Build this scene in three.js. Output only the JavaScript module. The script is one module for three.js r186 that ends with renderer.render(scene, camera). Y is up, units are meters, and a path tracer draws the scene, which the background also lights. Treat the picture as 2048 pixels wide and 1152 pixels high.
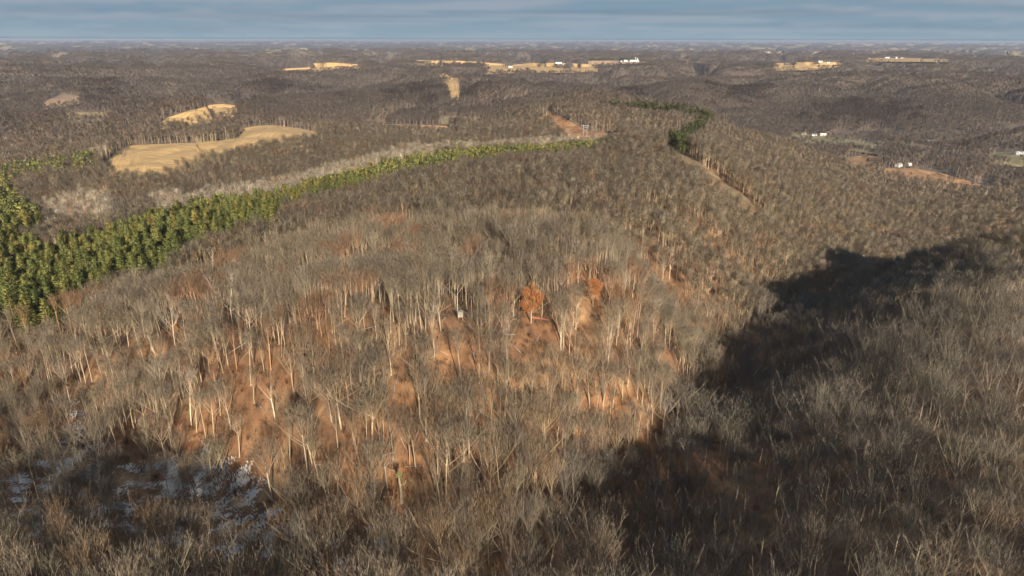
import * as THREE from 'three';
import { createNoise2D } from 'simplex-noise';

// ---------------------------------------------------------------- camera, sky, sun, exposure
const EYE = 250, PITCH = 20.0 * Math.PI / 180, FOCAL = 1365;      // metres above the valley floor datum; focal length in pixels of a 2048-wide frame
const camera = new THREE.PerspectiveCamera(2 * Math.atan(576 / FOCAL) * 180 / Math.PI, 16 / 9, 1, 80000);
camera.position.set(0, EYE, 0);
camera.rotation.order = 'YXZ';
camera.rotation.set(-PITCH, 0, 0.0024);

const renderer = new THREE.WebGLRenderer({ antialias: true });
renderer.toneMapping = THREE.LinearToneMapping;
renderer.toneMappingExposure = 1.9;
renderer.shadowMap.enabled = true;
const scene = new THREE.Scene();

const SUN_AZ = 165 * Math.PI / 180, SUN_EL = 20.6 * Math.PI / 180;    // azimuth from straight ahead, turning right
const sunDir = new THREE.Vector3(Math.sin(SUN_AZ) * Math.cos(SUN_EL), Math.sin(SUN_EL), -Math.cos(SUN_AZ) * Math.cos(SUN_EL));
const sun = new THREE.DirectionalLight(new THREE.Color(1.0, 0.87, 0.68), 5);
sun.name = 'sun';
sun.position.copy(sunDir).multiplyScalar(3000);
sun.castShadow = true;
sun.shadow.mapSize.set(4096, 4096);
Object.assign(sun.shadow.camera, { left: -1500, right: 1500, top: 1500, bottom: -1500, near: 10, far: 8000 });
scene.add(sun, sun.target);

function rngOf(seed) {
  let a = seed >>> 0;
  return () => { a = (a + 0x6d2b79f5) | 0; let t = Math.imul(a ^ (a >>> 15), 1 | a); t = (t + Math.imul(t ^ (t >>> 7), 61 | t)) ^ t; return ((t ^ (t >>> 14)) >>> 0) / 4294967296; };
}
const noiseA = createNoise2D(rngOf(11)), noiseB = createNoise2D(rngOf(23)), noiseC = createNoise2D(rngOf(37));
const fbm = (n, x, y, oct = 4) => { let s = 0, a = 0.5; for (let i = 0; i < oct; i++, a *= 0.5, x = x * 2.03 + 17.1, y = y * 2.03 - 9.7) s += a * n(x, y); return s; };
const { smoothstep, clamp, lerp } = THREE.MathUtils;

{
  const W = 2048, H = 1024, data = new Float32Array(W * H * 4);
  for (let r = 0; r < H; r++) {
    const el = ((r + 0.5) / H - 0.5) * Math.PI, y = Math.sin(el), ce = Math.cos(el);
    for (let c = 0; c < W; c++) {
      const az = ((c + 0.5) / W) * 2 * Math.PI - Math.PI, x = Math.cos(az) * ce, z = Math.sin(az) * ce;
      let R, G, B;
      if (y < 0) { R = 0.10; G = 0.095; B = 0.09; } else {
        const k = 1 / (y + 0.035), u = x * k, v = z * k;
        const cover = fbm(noiseA, u * 0.09 + 3, v * 0.22, 4), wisps = fbm(noiseB, u * 0.16 - 5, v * 0.7 + 2, 4);
        const up = smoothstep(y, 0.0, 0.5), low = Math.exp(-y / 0.022);
        // thin air between the sheets of cloud, then the cloud sheets
        R = lerp(0.11, 0.105, up); G = lerp(0.165, 0.172, up); B = lerp(0.215, 0.26, up);
        const cl = smoothstep(cover + 0.9 * wisps, -0.25, 0.3);
        R = lerp(R, 0.168, cl); G = lerp(G, 0.195, cl); B = lerp(B, 0.232, cl);
        const dark = smoothstep(fbm(noiseC, u * 0.06 + 8, v * 0.22, 4), 0.0, 0.5) * 0.26;
        R *= 1 - dark; G *= 1 - dark * 0.85; B *= 1 - dark * 0.7;
        R = lerp(R, 0.175, low * 0.8); G = lerp(G, 0.23, low * 0.8); B = lerp(B, 0.27, low * 0.8);
      }
      data.set([R, G, B, 1], (r * W + c) * 4);
    }
  }
  const sky = new THREE.DataTexture(data, W, H, THREE.RGBAFormat, THREE.FloatType);
  sky.mapping = THREE.EquirectangularReflectionMapping; sky.magFilter = THREE.LinearFilter; sky.needsUpdate = true;
  scene.background = sky; scene.environment = sky;
}
scene.fog = new THREE.FogExp2(new THREE.Color(0.55, 0.68, 0.95), 0.000021);

// ---------------------------------------------------------------- helpers for surveying the land
const cosP = Math.cos(PITCH), sinP = Math.sin(PITCH), ROLL = 0.0024;
function ray(px, py) {                                             // unit direction through a point of the survey photograph
  const a = (px - 1024) / FOCAL, b = -(py - 576) / FOCAL, X = a * Math.cos(ROLL) - b * Math.sin(ROLL), Y = a * Math.sin(ROLL) + b * Math.cos(ROLL);
  return new THREE.Vector3(X, Y * cosP - sinP, -cosP - Y * sinP).normalize();
}
const polar = (x, z) => [Math.atan2(x, -z), Math.log(Math.max(20, Math.hypot(x, z)))];

// ---------------------------------------------------------------- the lie of the land: heights below the eye (m) at surveyed points
const SURVEY = `
850,1152,109 850,1000,104 870,850,95 900,720,86 920,625,79 990,560,76 1000,500,79 1080,440,85 1100,400,92 1150,350,104 1200,310,115 1340,297,121,1
700,850,97 700,700,88 700,600,82 760,520,80 850,440,90 900,380,102 500,800,106 380,720,109 500,650,96 350,620,104 200,640,119 500,560,95 640,480,92 760,440,93
300,560,112 100,620,124 600,430,100 700,400,102
60,560,127 150,480,126 300,460,116 450,430,110 600,385,111 750,350,116 900,315,121 1050,297,124 1180,288,126 20,430,132
50,1150,104 300,1150,113 600,1152,116 850,1110,109 420,960,121 180,840,125 60,720,126 40,900,120 650,1060,114
1250,960,136,1 1180,1065,129,1 1360,850,150,1 1250,850,122,1 1250,700,107,1 1250,560,92,1 1230,480,92 1250,400,104
1450,760,164,1 1510,620,190,1 1620,545,204,1 1800,440,206 1900,392,220
1400,650,142 1400,560,130 1400,480,120 1400,400,119 1500,300,136 1500,400,141 1600,400,166 1700,450,190 1550,500,163 1650,500,180
1420,240,131 1500,262,141 1560,277,161 1650,312,192 1750,340,214 1600,330,158 1700,380,188
1600,770,118 1600,700,158,1 1560,650,180,1 1700,620,172,1 1790,575,172,1 1500,880,114 1400,1000,111 1300,1100,108 1750,690,118 1850,625,114 1950,575,111 2040,545,107
1500,1100,100 1700,1000,99 1700,1150,91 2000,1000,90 2000,1150,84 2000,800,98 1750,850,106 1200,1152,112
1850,490,142 1960,475,132 2040,470,126 1760,530,166 1870,425,205 2000,402,206 2040,395,202
1850,350,226,1 1960,372,226,1 1770,342,226,1 1640,283,240,1 1750,296,240,1 1860,310,236,1 2000,320,228,1 2040,300,225,1 1600,268,242,1 1800,270,240,1 1950,285,232
1980,262,196 2040,255,186
400,375,150 130,400,156 250,385,155 700,335,143 100,335,148 560,350,146 830,302,140 1000,283,138 1130,279,134
220,335,143,1 300,320,141,1 350,300,139,1 480,285,136,1 550,262,134,1 630,266,139,1 420,262,139 300,262,144 100,290,152 450,215,134,1 350,236,140,1 560,225,145
60,240,180,1 150,230,180,1 40,180,165 150,195,175,1 250,205,178 700,240,186 800,250,190,1 900,240,190,1 850,262,180
1000,250,140 1040,212,131 980,232,150 1170,269,137,1 1120,243,128,1 1090,226,127,1 1180,205,131 1250,209,131 1300,230,131 1390,232,131 1300,255,129 1250,262,131
`.trim().split(/\s+/).map((s) => s.split(',').map(Number));
// Land that the photograph does not show (hollows behind crests, ground behind and beside the viewer): azimuth (degrees), distance, height below the eye.
const UNSEEN = [[-75, 150, 112], [-60, 400, 130], [-75, 1200, 150], [75, 150, 106], [60, 300, 130], [45, 520, 134], [50, 420, 140], [70, 700, 130], [75, 1500, 160], [-55, 150, 108], [58, 170, 106], [0, 60, 106], [-40, 60, 100], [40, 60, 104], [-60, 60, 102], [70, 60, 100],
  [-14, 1500, 178], [-20, 1750, 182], [0, 1700, 185], [10, 1900, 190], [20, 1750, 235], [-32, 1100, 158], [24, 480, 182], [32, 620, 196], [-60, 2600, 170], [60, 2600, 190], [-25, 2500, 180], [0, 2500, 185], [22, 2500, 225], [-38, 2600, 180], [38, 2600, 215]];
const knots = [], OPEN = [];
for (const [px, py, drop, open] of SURVEY) {                        // under closed wood the photograph shows the crowns, some 16 m above the ground
  const r = ray(px, py), d = drop / -r.y * Math.hypot(r.x, r.z);
  if (open && d > 700) OPEN.push([r.x * drop / -r.y, r.z * drop / -r.y]);
  knots.push([Math.atan2(r.x, -r.z), Math.log(d), drop + (open ? 0 : px < 1220 && py > 560 ? 4 : 16)]);
}
for (const [deg, d, drop] of UNSEEN) knots.push([deg * Math.PI / 180, Math.log(d), drop]);
const tps = (r2) => (r2 < 1e-12 ? 0 : 0.5 * r2 * Math.log(r2));
const warp = (() => {                                              // a thin plate through the knots, in azimuth and log distance
  const n = knots.length, N = n + 3, A = Array.from({ length: N }, () => new Float64Array(N + 1));
  for (let i = 0; i < n; i++) {
    for (let j = 0; j < n; j++) A[i][j] = tps((knots[i][0] - knots[j][0]) ** 2 + (knots[i][1] - knots[j][1]) ** 2);
    A[i][i] += 0.0006;
    A[i][n] = A[n][i] = 1; A[i][n + 1] = A[n + 1][i] = knots[i][0]; A[i][n + 2] = A[n + 2][i] = knots[i][1];
    A[i][N] = knots[i][2];
  }
  for (let k = 0; k < N; k++) {
    let p = k; for (let i = k + 1; i < N; i++) if (Math.abs(A[i][k]) > Math.abs(A[p][k])) p = i;
    [A[k], A[p]] = [A[p], A[k]];
    for (let i = k + 1; i < N; i++) { const f = A[i][k] / A[k][k]; if (f) for (let j = k; j <= N; j++) A[i][j] -= f * A[k][j]; }
  }
  const w = new Float64Array(N);
  for (let k = N - 1; k >= 0; k--) { let s = A[k][N]; for (let j = k + 1; j < N; j++) s -= A[k][j] * w[j]; w[k] = s / A[k][k]; }
  return (u, v) => { let s = w[n] + w[n + 1] * u + w[n + 2] * v; for (let i = 0; i < n; i++) { const a = u - knots[i][0], b = v - knots[i][1]; s += w[i] * tps(a * a + b * b); } return s; };
})();
// Far hilltops, hillsides and hollows that show singly: point in the survey photograph, height below the eye, reach (m).
const PINS = `
640,131,132,420 700,131,132,420 590,141,136,300 850,126,134,420 950,127,134,420 780,132,136,300 1000,138,134,330 1060,133,136,380 1120,133,138,420 1190,132,138,420 1250,124,138,420
895,148,137,330 905,190,196,260 930,152,137,300 800,165,150,330 700,190,205,400 990,158,150,330 1060,180,200,330 540,152,140,360 520,180,200,330 620,190,210,360
1255,166,146,240 1250,195,215,260 1160,190,200,300 1500,163,145,300 1420,150,150,300 1480,195,222,300 1580,155,150,330 1600,128,138,380 1680,128,138,360 1540,134,138,300
1700,185,160,280 1780,170,140,360 1900,160,136,380 2030,160,136,380 1700,235,238,300 1620,225,236,300 1860,225,200,300 1960,220,190,300 1560,240,240,260
1780,118,136,500 1880,119,136,500 1950,106,134,600 2030,112,134,500 1990,116,136,400 125,190,168,240 200,165,150,300 230,195,196,260 200,134,136,420 90,160,150,360 330,150,142,360 420,140,140,360 400,180,205,330
`.trim().split(/\s+/).map((s) => { const [px, py, drop, reach] = s.split(',').map(Number), r = ray(px, py), t = drop / -r.y; return [r.x * t, r.z * t, drop + 5, reach]; });
function farDrop(x, z, d) {                                        // a plateau cut by branching valleys
  const wx = x + 260 * noiseB(x / 1900, z / 1900), wz = z + 260 * noiseB(x / 1900 + 40, z / 1900);
  const a = Math.abs(noiseA(wx / 2100, wz / 2100)), b = Math.abs(noiseC(wx / 760 + 7, wz / 760)), e = Math.abs(noiseB(wx / 300, wz / 300 + 5));
  const cut = Math.max(1 - smoothstep(a, 0.02, 0.42), 0.8 * (1 - smoothstep(b, 0.0, 0.55)));
  let drop = 136 + 8 * noiseB(x / 5200, z / 5200) + (165 * cut + 26 * (1 - smoothstep(e, 0, 0.5)) * (1 - 0.5 * cut)) * (1 - 0.55 * smoothstep(d, 6000, 16000));
  let s = 1, h = drop;
  for (const [px, pz, pd, reach] of PINS) {
    const q = ((x - px) ** 2 + (z - pz) ** 2) / (reach * reach);
    if (q < 5) { const w = 6 * Math.exp(-q * 2.6); s += w; h += w * pd; }
  }
  drop = h / s;
  return drop - smoothstep(d, 12000, 22000) * (14 + 34 * Math.max(0, fbm(noiseA, x / 5200 + 9, z / 5200, 3)) + 16 * noiseC(x / 1700, z / 1700)) - 34 * smoothstep(d, 9000, 24000);
}
function height(x, z) {
  const d = Math.hypot(x, z);
  let [u, v] = polar(x, z), near = 0;
  const w = smoothstep(d, 1900, 2700);
  if (w < 1) {
    const uc = clamp(u, -1.25, 1.25);
    near = warp(uc, Math.max(v, 3.9));
    const back = smoothstep(Math.abs(u), 1.25, 2.4);
    near = lerp(near, lerp(108, 150, smoothstep(v, 5, 7.5)), back);
    near += (7 + 9 * smoothstep(d, 1000, 1700)) * fbm(noiseB, x / 420, z / 420, 2) * smoothstep(d, 350, 900) + 1.5 * fbm(noiseC, x / 60, z / 60, 3) * smoothstep(d, 60, 160);
    const rise = smoothstep(d, 1000, 1600);
    if (rise > 0) {                                                 // rounded hills and side valleys between the surveyed open ground
      let calm = 1; for (const [ox, oz] of OPEN) { const q = ((x - ox) ** 2 + (z - oz) ** 2) / 52000; if (q < 5) calm *= 1 - 0.9 * Math.exp(-q); }
      const wx = x + 90 * noiseA(x / 500, z / 500 + 3), wz = z + 90 * noiseA(x / 500 + 20, z / 500);
      near += rise * calm * (78 * (0.62 - Math.pow(smoothstep(Math.abs(noiseC(wx / 760 + 7, wz / 760)), 0, 0.62), 0.8)) + 14 * (0.5 - Math.abs(noiseB(wx / 280, wz / 280))));
    }
    const gully = 1 - Math.abs(noiseA(x / 170 + 3, z / 170));
    near += 4.5 * smoothstep(gully, 0.6, 1) * smoothstep(d, 300, 700);
  }
  const far = w > 0 ? farDrop(x, z, d) : 0;
  return EYE - (near * (1 - w) + far * w);
}
function at(px, py, lift = 0) {                                     // where the sight line through a photograph point meets the land
  const r = ray(px, py), hz = Math.hypot(r.x, r.z);
  let t0 = 45 / hz, t1 = t0;
  const over = (t) => EYE + r.y * t - height(r.x * t, r.z * t) - lift;
  for (let i = 0; i < 2400; i++) { t1 = t0 * 1.004; if (over(t1) < 0) break; t0 = t1; if (t0 > 45000) break; }
  for (let i = 0; i < 18; i++) { const m = (t0 + t1) / 2; if (over(m) < 0) t1 = m; else t0 = m; }
  return new THREE.Vector3(r.x * t1, height(r.x * t1, r.z * t1), r.z * t1);
}
const inside = (poly, x, z) => { let c = false; for (let i = 0, j = poly.length - 1; i < poly.length; j = i++) { const a = poly[i], b = poly[j]; if ((a.z > z) !== (b.z > z) && x < ((b.x - a.x) * (z - a.z)) / (b.z - a.z) + a.x) c = !c; } return c; };
const pts = (s) => s.trim().split(/\s+/).map((q) => q.split(',').map(Number));
const outline = (s, lift = 0) => { const p = pts(s).map(([a, b]) => at(a, b, lift)); const box = new THREE.Box3().setFromPoints(p); return { p, has: (x, z) => x > box.min.x && x < box.max.x && z > box.min.z && z < box.max.z && inside(p, x, z) }; };

// ---------------------------------------------------------------- naming
const used = new Map();
const numbered = (n) => { const k = used.get(n) || 0; used.set(n, k + 1); return k ? n + '_' + String(k).padStart(3, '0') : n; };
function tag(o, label, category, group, kind) { if (label) o.userData.label = label; if (category) o.userData.category = category; if (group) o.userData.group = group; if (kind) o.userData.kind = kind; return o; }
function meshOf(name, geo, mat, parent) { const m = new THREE.Mesh(geo, mat); m.name = parent === scene ? numbered(name) : name; m.castShadow = m.receiveShadow = true; parent.add(m); return m; }
function thing(name, label, category, pos, turn = 0, group) { const o = new THREE.Group(); o.name = numbered(name); o.position.copy(pos); o.rotation.y = turn; scene.add(o); return tag(o, label, category, group); }
const std = (r, g, b, rough = 0.95, more = {}) => new THREE.MeshStandardMaterial({ color: new THREE.Color().setRGB(r, g, b), roughness: rough, ...more });

// ---------------------------------------------------------------- clearings and fields, as strips between two edges
const cleared = [];                                                // outlines without trees
const FIELDS = [];
function strip(edgeA, edgeB, hide = 20) {
  const A = pts(edgeA), B = pts(edgeB), N = 64;
  const sample = (P, t) => { const L = [0]; for (let i = 1; i < P.length; i++) L.push(L[i - 1] + Math.hypot(P[i][0] - P[i - 1][0], (P[i][1] - P[i - 1][1]) * 3)); const q = t * L[L.length - 1]; let i = 1; while (i < L.length - 1 && L[i] < q) i++; const f = (q - L[i - 1]) / Math.max(1e-6, L[i] - L[i - 1]); return [lerp(P[i - 1][0], P[i][0], f), lerp(P[i - 1][1], P[i][1], f)]; };
  const a = [], b = [];
  for (let i = 0; i <= N; i++) {                                    // the front edge runs on down behind the crowns that hide it
    a.push(at(...sample(A, i / N)));
    const q = sample(B, i / N), e = at(...q), d = Math.hypot(e.x, e.z);
    b.push(at(q[0], q[1] + Math.min(30, 0.85 * hide * FOCAL / d)));
  }
  const p = [...a, ...b.slice().reverse()], box = new THREE.Box3().setFromPoints(p);
  return { a, b, p, has: (x, z) => x > box.min.x && x < box.max.x && z > box.min.z && z < box.max.z && inside(p, x, z) };
}
function fieldOf(name, label, category, edgeA, edgeB, color, rows = 1) {
  const s = strip(edgeA, edgeB); cleared.push(s); FIELDS.push({ ...s, name, label, category, color, rows });
}
const STUBBLE = [0.53, 0.345, 0.155], GRASS = [0.30, 0.235, 0.13], RUST = [0.30, 0.17, 0.085], PINKISH = [0.29, 0.2, 0.135], OLIVE = [0.215, 0.185, 0.1];
fieldOf('crop_field', 'large curved tan stubble field on the left ridge between the woods', 'field', '205,334 230,308 256,292 330,289 400,286 468,279 487,266 480,259 510,253 545,251 600,258 640,266', '207,338 250,344 300,347 345,340 400,317 440,308 480,299 520,290 560,283 600,277 630,272 641,268', STUBBLE);
fieldOf('crop_field', 'smaller tan stubble field behind the large curved one', 'field', '325,240 380,222 400,218 420,211 445,209 472,212', '325,244 370,240 400,235 430,230 460,224 474,216', STUBBLE);
fieldOf('crop_field', 'pinkish bare field on a slope at the far left', 'field', '87,208 105,196 125,187 145,190 162,195', '88,212 110,209 135,205 160,200 163,197', PINKISH);
fieldOf('crop_field', 'thin pale grass field below the pinkish field at far left', 'field', '130,226 180,226 225,224', '132,235 180,236 226,231', GRASS);
fieldOf('crop_field', 'tan field with a stepped edge on the far ridge left of centre', 'field', '560,139 618,136 626,128 660,126 722,130', '562,144 620,142 650,137 690,135 722,133', STUBBLE);
fieldOf('crop_field', 'narrow tan field shaped like a goose neck running down a hillside', 'field', '868,147 884,157 890,170 898,186 904,201', '934,140 923,150 918,160 921,174 919,201', STUBBLE.map((c) => c * 0.9));
fieldOf('crop_field', 'tan ridge field behind the goose neck field', 'field', '832,121 870,122 930,123 1010,129', '832,127 880,128 940,129 1010,133', STUBBLE);
fieldOf('crop_field', 'wide tan field in front of the white barn on the far ridge', 'field', '972,137 1060,127 1110,127 1150,128 1196,131', '974,143 1060,140 1120,141 1196,139', STUBBLE.map((c) => c * 0.9));
fieldOf('crop_field', 'dull pink field in front of the long dairy barn', 'field', '1176,122 1230,122 1290,123', '1176,128 1230,129 1290,128', PINKISH);
fieldOf('crop_field', 'bright tan field beside the dark conifer clump on the right ridge', 'field', '1550,128 1600,125 1640,125 1682,126', '1550,138 1580,137 1630,136 1682,130', STUBBLE);
fieldOf('crop_field', 'long thin orange field in front of the farm on the right ridge', 'field', '1732,117 1800,117 1900,119', '1732,121 1800,121 1900,122', STUBBLE.map((c) => c * 0.8));
fieldOf('crop_field', 'broad dull field near the right horizon', 'field', '1870,103 1940,102 2060,104', '1870,108 1940,108 2060,112', GRASS);
fieldOf('crop_field', 'orange strip of field in the hollow beyond the left woods', 'field', '725,247 780,249 840,251 900,253', '727,250 780,254 840,257 900,259', RUST.map((c) => c * 1.5));
fieldOf('crop_field', 'short pale strip of field in the hollow right of the orange one', 'field', '880,233 920,234 965,236', '882,237 920,239 965,241', GRASS);
fieldOf('meadow', 'olive meadow beside the houses in the right valley', 'meadow', '1580,265 1640,272 1700,280 1765,289', '1580,275 1640,285 1700,290 1765,299', OLIVE);
fieldOf('meadow', 'orange grass meadow along the foot of the slope in right valley', 'meadow', '1768,338 1830,338 1890,350 1960,370', '1770,346 1830,354 1890,363 1960,379', RUST.map((c) => c * 1.25));
fieldOf('meadow', 'small rusty clearing in the valley left of the conifers', 'meadow', '1690,318 1730,312 1765,314', '1692,330 1730,330 1766,327', RUST.map((c) => c * 1.1));
fieldOf('meadow', 'greenish yard and meadow at the right edge of the valley', 'meadow', '1975,307 2010,305 2060,304', '1977,317 2010,320 2060,322', OLIVE.map((c) => c * 1.1));
fieldOf('power_line_clearing', 'mown tan power line clearing running down the right flank of the hill', 'clearing', '1352,296 1380,312 1415,338 1455,368 1500,402 1530,436', '1327,297 1350,314 1386,338 1426,368 1472,403 1508,439', GRASS.map((c) => c * 0.8), 0.2);
fieldOf('power_line_clearing', 'tan and rust power line clearing climbing the hill behind the tower', 'clearing', '1098,221 1125,235 1160,255 1195,272', '1078,224 1100,240 1130,262 1150,274', RUST.map((c) => c * 1.1), 0.2);
fieldOf('power_line_clearing', 'rusty bare clearing beside the lattice braced power line tower', 'clearing', '1140,268 1180,266 1235,270', '1140,276 1180,277 1235,277', RUST.map((c) => c * 1.0), 0.2);
const openings = [outline('892,645 918,630 942,650 960,730 930,748 892,730')];
const pineBelt = [outline('-60,645 -60,470 0,440 45,470 110,490 200,462 330,432 400,412 480,402 540,395 570,426 540,448 450,470 385,497 335,530 245,556 135,606 60,630', 12), outline('520,408 600,380 660,362 740,338 800,322 860,302 940,296 1010,302 1100,292 1180,282 1225,284 1225,296 1160,306 1080,316 1000,322 930,328 860,346 760,368 680,392 600,408 540,420', 12), outline('-20,352 60,338 130,330 196,324 202,345 130,356 60,368 -20,388', 8), outline('-20,470 -20,372 20,376 60,420 90,450 60,470', 12)];
const darkPines = [outline('1215,208 1300,210 1360,214 1420,229 1428,242 1400,245 1360,225 1280,217 1215,214', 14), outline('1335,275 1365,258 1400,246 1412,252 1385,275 1370,292 1352,292', 14)];
const paleGroves = [outline('90,400 160,375 220,385 230,430 150,440 100,430', 16), outline('300,392 480,374 620,342 760,316 760,345 620,378 480,408 320,422', 16), outline('620,345 780,303 830,288 910,287 940,294 860,312 760,340 640,372', 16), outline('520,246 560,236 600,242 600,252 540,250', 16), outline('175,300 235,292 240,302 200,318 180,312', 16), outline('900,286 1060,279 1210,271 1210,282 1060,293 900,300', 16), outline('260,150 330,146 340,152 270,158', 16), outline('1360,300 1385,290 1420,310 1400,330', 16)];
const darkOaks = [outline('475,182 500,152 540,148 590,160 600,185 540,192', 14), outline('780,190 800,170 870,165 880,192 820,200', 14), outline('920,190 935,155 985,170 1040,190 1000,205 940,205', 14), outline('1220,200 1250,168 1275,180 1290,196 1250,206', 14), outline('1600,222 1640,205 1720,195 1800,205 1850,220 1800,240 1700,244 1620,240', 14), outline('150,185 175,160 235,152 230,180 195,195', 14), outline('1400,200 1440,170 1520,168 1540,185 1470,200', 14)];
const isCleared = (x, z) => { for (const c of cleared) if (c.has(x, z)) return true; return false; };

// ---------------------------------------------------------------- ground
const SNOWS = [outline('-40,960 40,900 90,950 130,1060 60,1150 -40,1150'), outline('95,830 120,780 180,770 215,850 240,920 330,900 410,880 420,830 540,900 560,960 640,1000 760,1040 860,1060 900,1152 600,1152 380,1120 240,1090 120,1060 90,940')];
const litter = (() => {
  const n = 512, data = new Uint8Array(n * n * 4), rnd = rngOf(5);
  const tile = (f, x, y) => { const u = x / n, v = y / n, a = f(u, v), b = f(u - 1, v), c = f(u, v - 1), d = f(u - 1, v - 1), s = u, t = v; return (a * (1 - s) + b * s) * (1 - t) + (c * (1 - s) + d * s) * t; };
  for (let y = 0; y < n; y++) for (let x = 0; x < n; x++) {
    const big = tile((u, v) => fbm(noiseA, u * 7, v * 7, 4), x, y), fine = tile((u, v) => fbm(noiseC, u * 40, v * 40, 3), x, y), g = rnd() - 0.5;
    const k = 0.80 + 0.35 * big + 0.35 * fine + 0.22 * g, warm = 0.06 * noiseB(x / 40, y / 40) * 0;
    data.set([255 * clamp(k + warm, 0.15, 1), 255 * clamp(k * (1 - 0.05 * big), 0.15, 1), 255 * clamp(k * (1 - 0.10 * big), 0.15, 1), 255], (y * n + x) * 4);
  }
  const t = new THREE.DataTexture(data, n, n); t.wrapS = t.wrapT = THREE.RepeatWrapping; t.magFilter = THREE.LinearFilter; t.needsUpdate = true; return t;
})();
const far_ = (x, z) => { const a = fbm(noiseB, x / 900 + 5, z / 900, 3), b = noiseC(x / 2600, z / 2600 - 3); return a * 0.8 + b * 0.35; };   // over 0.22: farmed, beyond 8 km
function groundColor(x, z, d, out) {
  const m = fbm(noiseA, x / 34, z / 34, 4), g = fbm(noiseC, x / 11, z / 11, 3);
  const t = smoothstep(d, 350, 1500);
  let r = lerp(0.26, 0.115, t), gg = lerp(0.132, 0.085, t), b = lerp(0.062, 0.062, t);
  const grassy = smoothstep(m + 0.4 * g, 0.12, 0.42) * (1 - t);
  r = lerp(r, 0.29, grassy * 0.6); gg = lerp(gg, 0.185, grassy * 0.6); b = lerp(b, 0.095, grassy * 0.6);
  const k = 1 + 0.55 * g + 0.35 * m + 0.5 * (1 - t) * noiseB(x / 3.1, z / 3.1) * 0.5;
  if (d > 7000) {
    const f = far_(x, z), q = smoothstep(d, 7000, 9000), crop = smoothstep(f, 0.15, 0.19), tone = 0.5 + 0.5 * noiseA(x / 420, z / 420);
    r = lerp(r, lerp(0.095, lerp(0.2, 0.42, tone), crop), q); gg = lerp(gg, lerp(0.08, lerp(0.165, 0.31, tone), crop), q); b = lerp(b, lerp(0.075, lerp(0.10, 0.18, tone), crop), q);
  }
  out[0] = r * k; out[1] = gg * k; out[2] = b * k;
}
{
  const azs = [];
  for (let a = -180; a < -52; a += 4) azs.push(a);
  for (let i = 0; i <= 760; i++) azs.push(-52 + 104 * i / 760);
  for (let a = 56; a <= 180; a += 4) azs.push(a);
  const radii = [0]; for (let i = 0, r = 30; r < 27000; i++) { radii.push(r); r *= r < 300 ? 1.014 : r < 5000 ? 1.011 : 1.02; }
  const nA = azs.length, nR = radii.length, pos = new Float32Array(nA * nR * 3), col = new Float32Array(nA * nR * 3), uv = new Float32Array(nA * nR * 2), c = [0, 0, 0];
  for (let j = 0; j < nR; j++) for (let i = 0; i < nA; i++) {
    const a = azs[i] * Math.PI / 180, d = radii[j], x = Math.sin(a) * d, z = -Math.cos(a) * d, k = j * nA + i;
    pos[k * 3] = x; pos[k * 3 + 1] = height(x, z); pos[k * 3 + 2] = z;
    if (d > 350 && d < 6500) for (const f of FIELDS) if (f.has(x, z)) { pos[k * 3 + 1] -= 1.2 + d * 0.0012; break; }
    if (d > 8500 && far_(x, z) < 0.16) pos[k * 3 + 1] += 13 * smoothstep(d, 8500, 9500);   // closed wood, its crowns as one surface
    groundColor(x, z, d, c); col.set(c, k * 3);
    uv[k * 2] = x / 48; uv[k * 2 + 1] = z / 48;
  }
  const idx = [];
  for (let j = 0; j + 1 < nR; j++) for (let i = 0; i + 1 < nA; i++) { const a = j * nA + i, b = a + 1, e = a + nA, f = e + 1; if (j) idx.push(a, b, f); idx.push(a, f, e); }
  const g = new THREE.BufferGeometry();
  g.setAttribute('position', new THREE.BufferAttribute(pos, 3)); g.setAttribute('color', new THREE.BufferAttribute(col, 3)); g.setAttribute('uv', new THREE.BufferAttribute(uv, 2));
  g.setIndex(idx); g.computeVertexNormals();
  const m = meshOf('terrain', g, new THREE.MeshStandardMaterial({ vertexColors: true, map: litter, roughness: 1 }), scene);
  tag(m, 'rolling ground of brown leaf litter under the bare woods', 'ground', null, 'structure');
}
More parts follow.
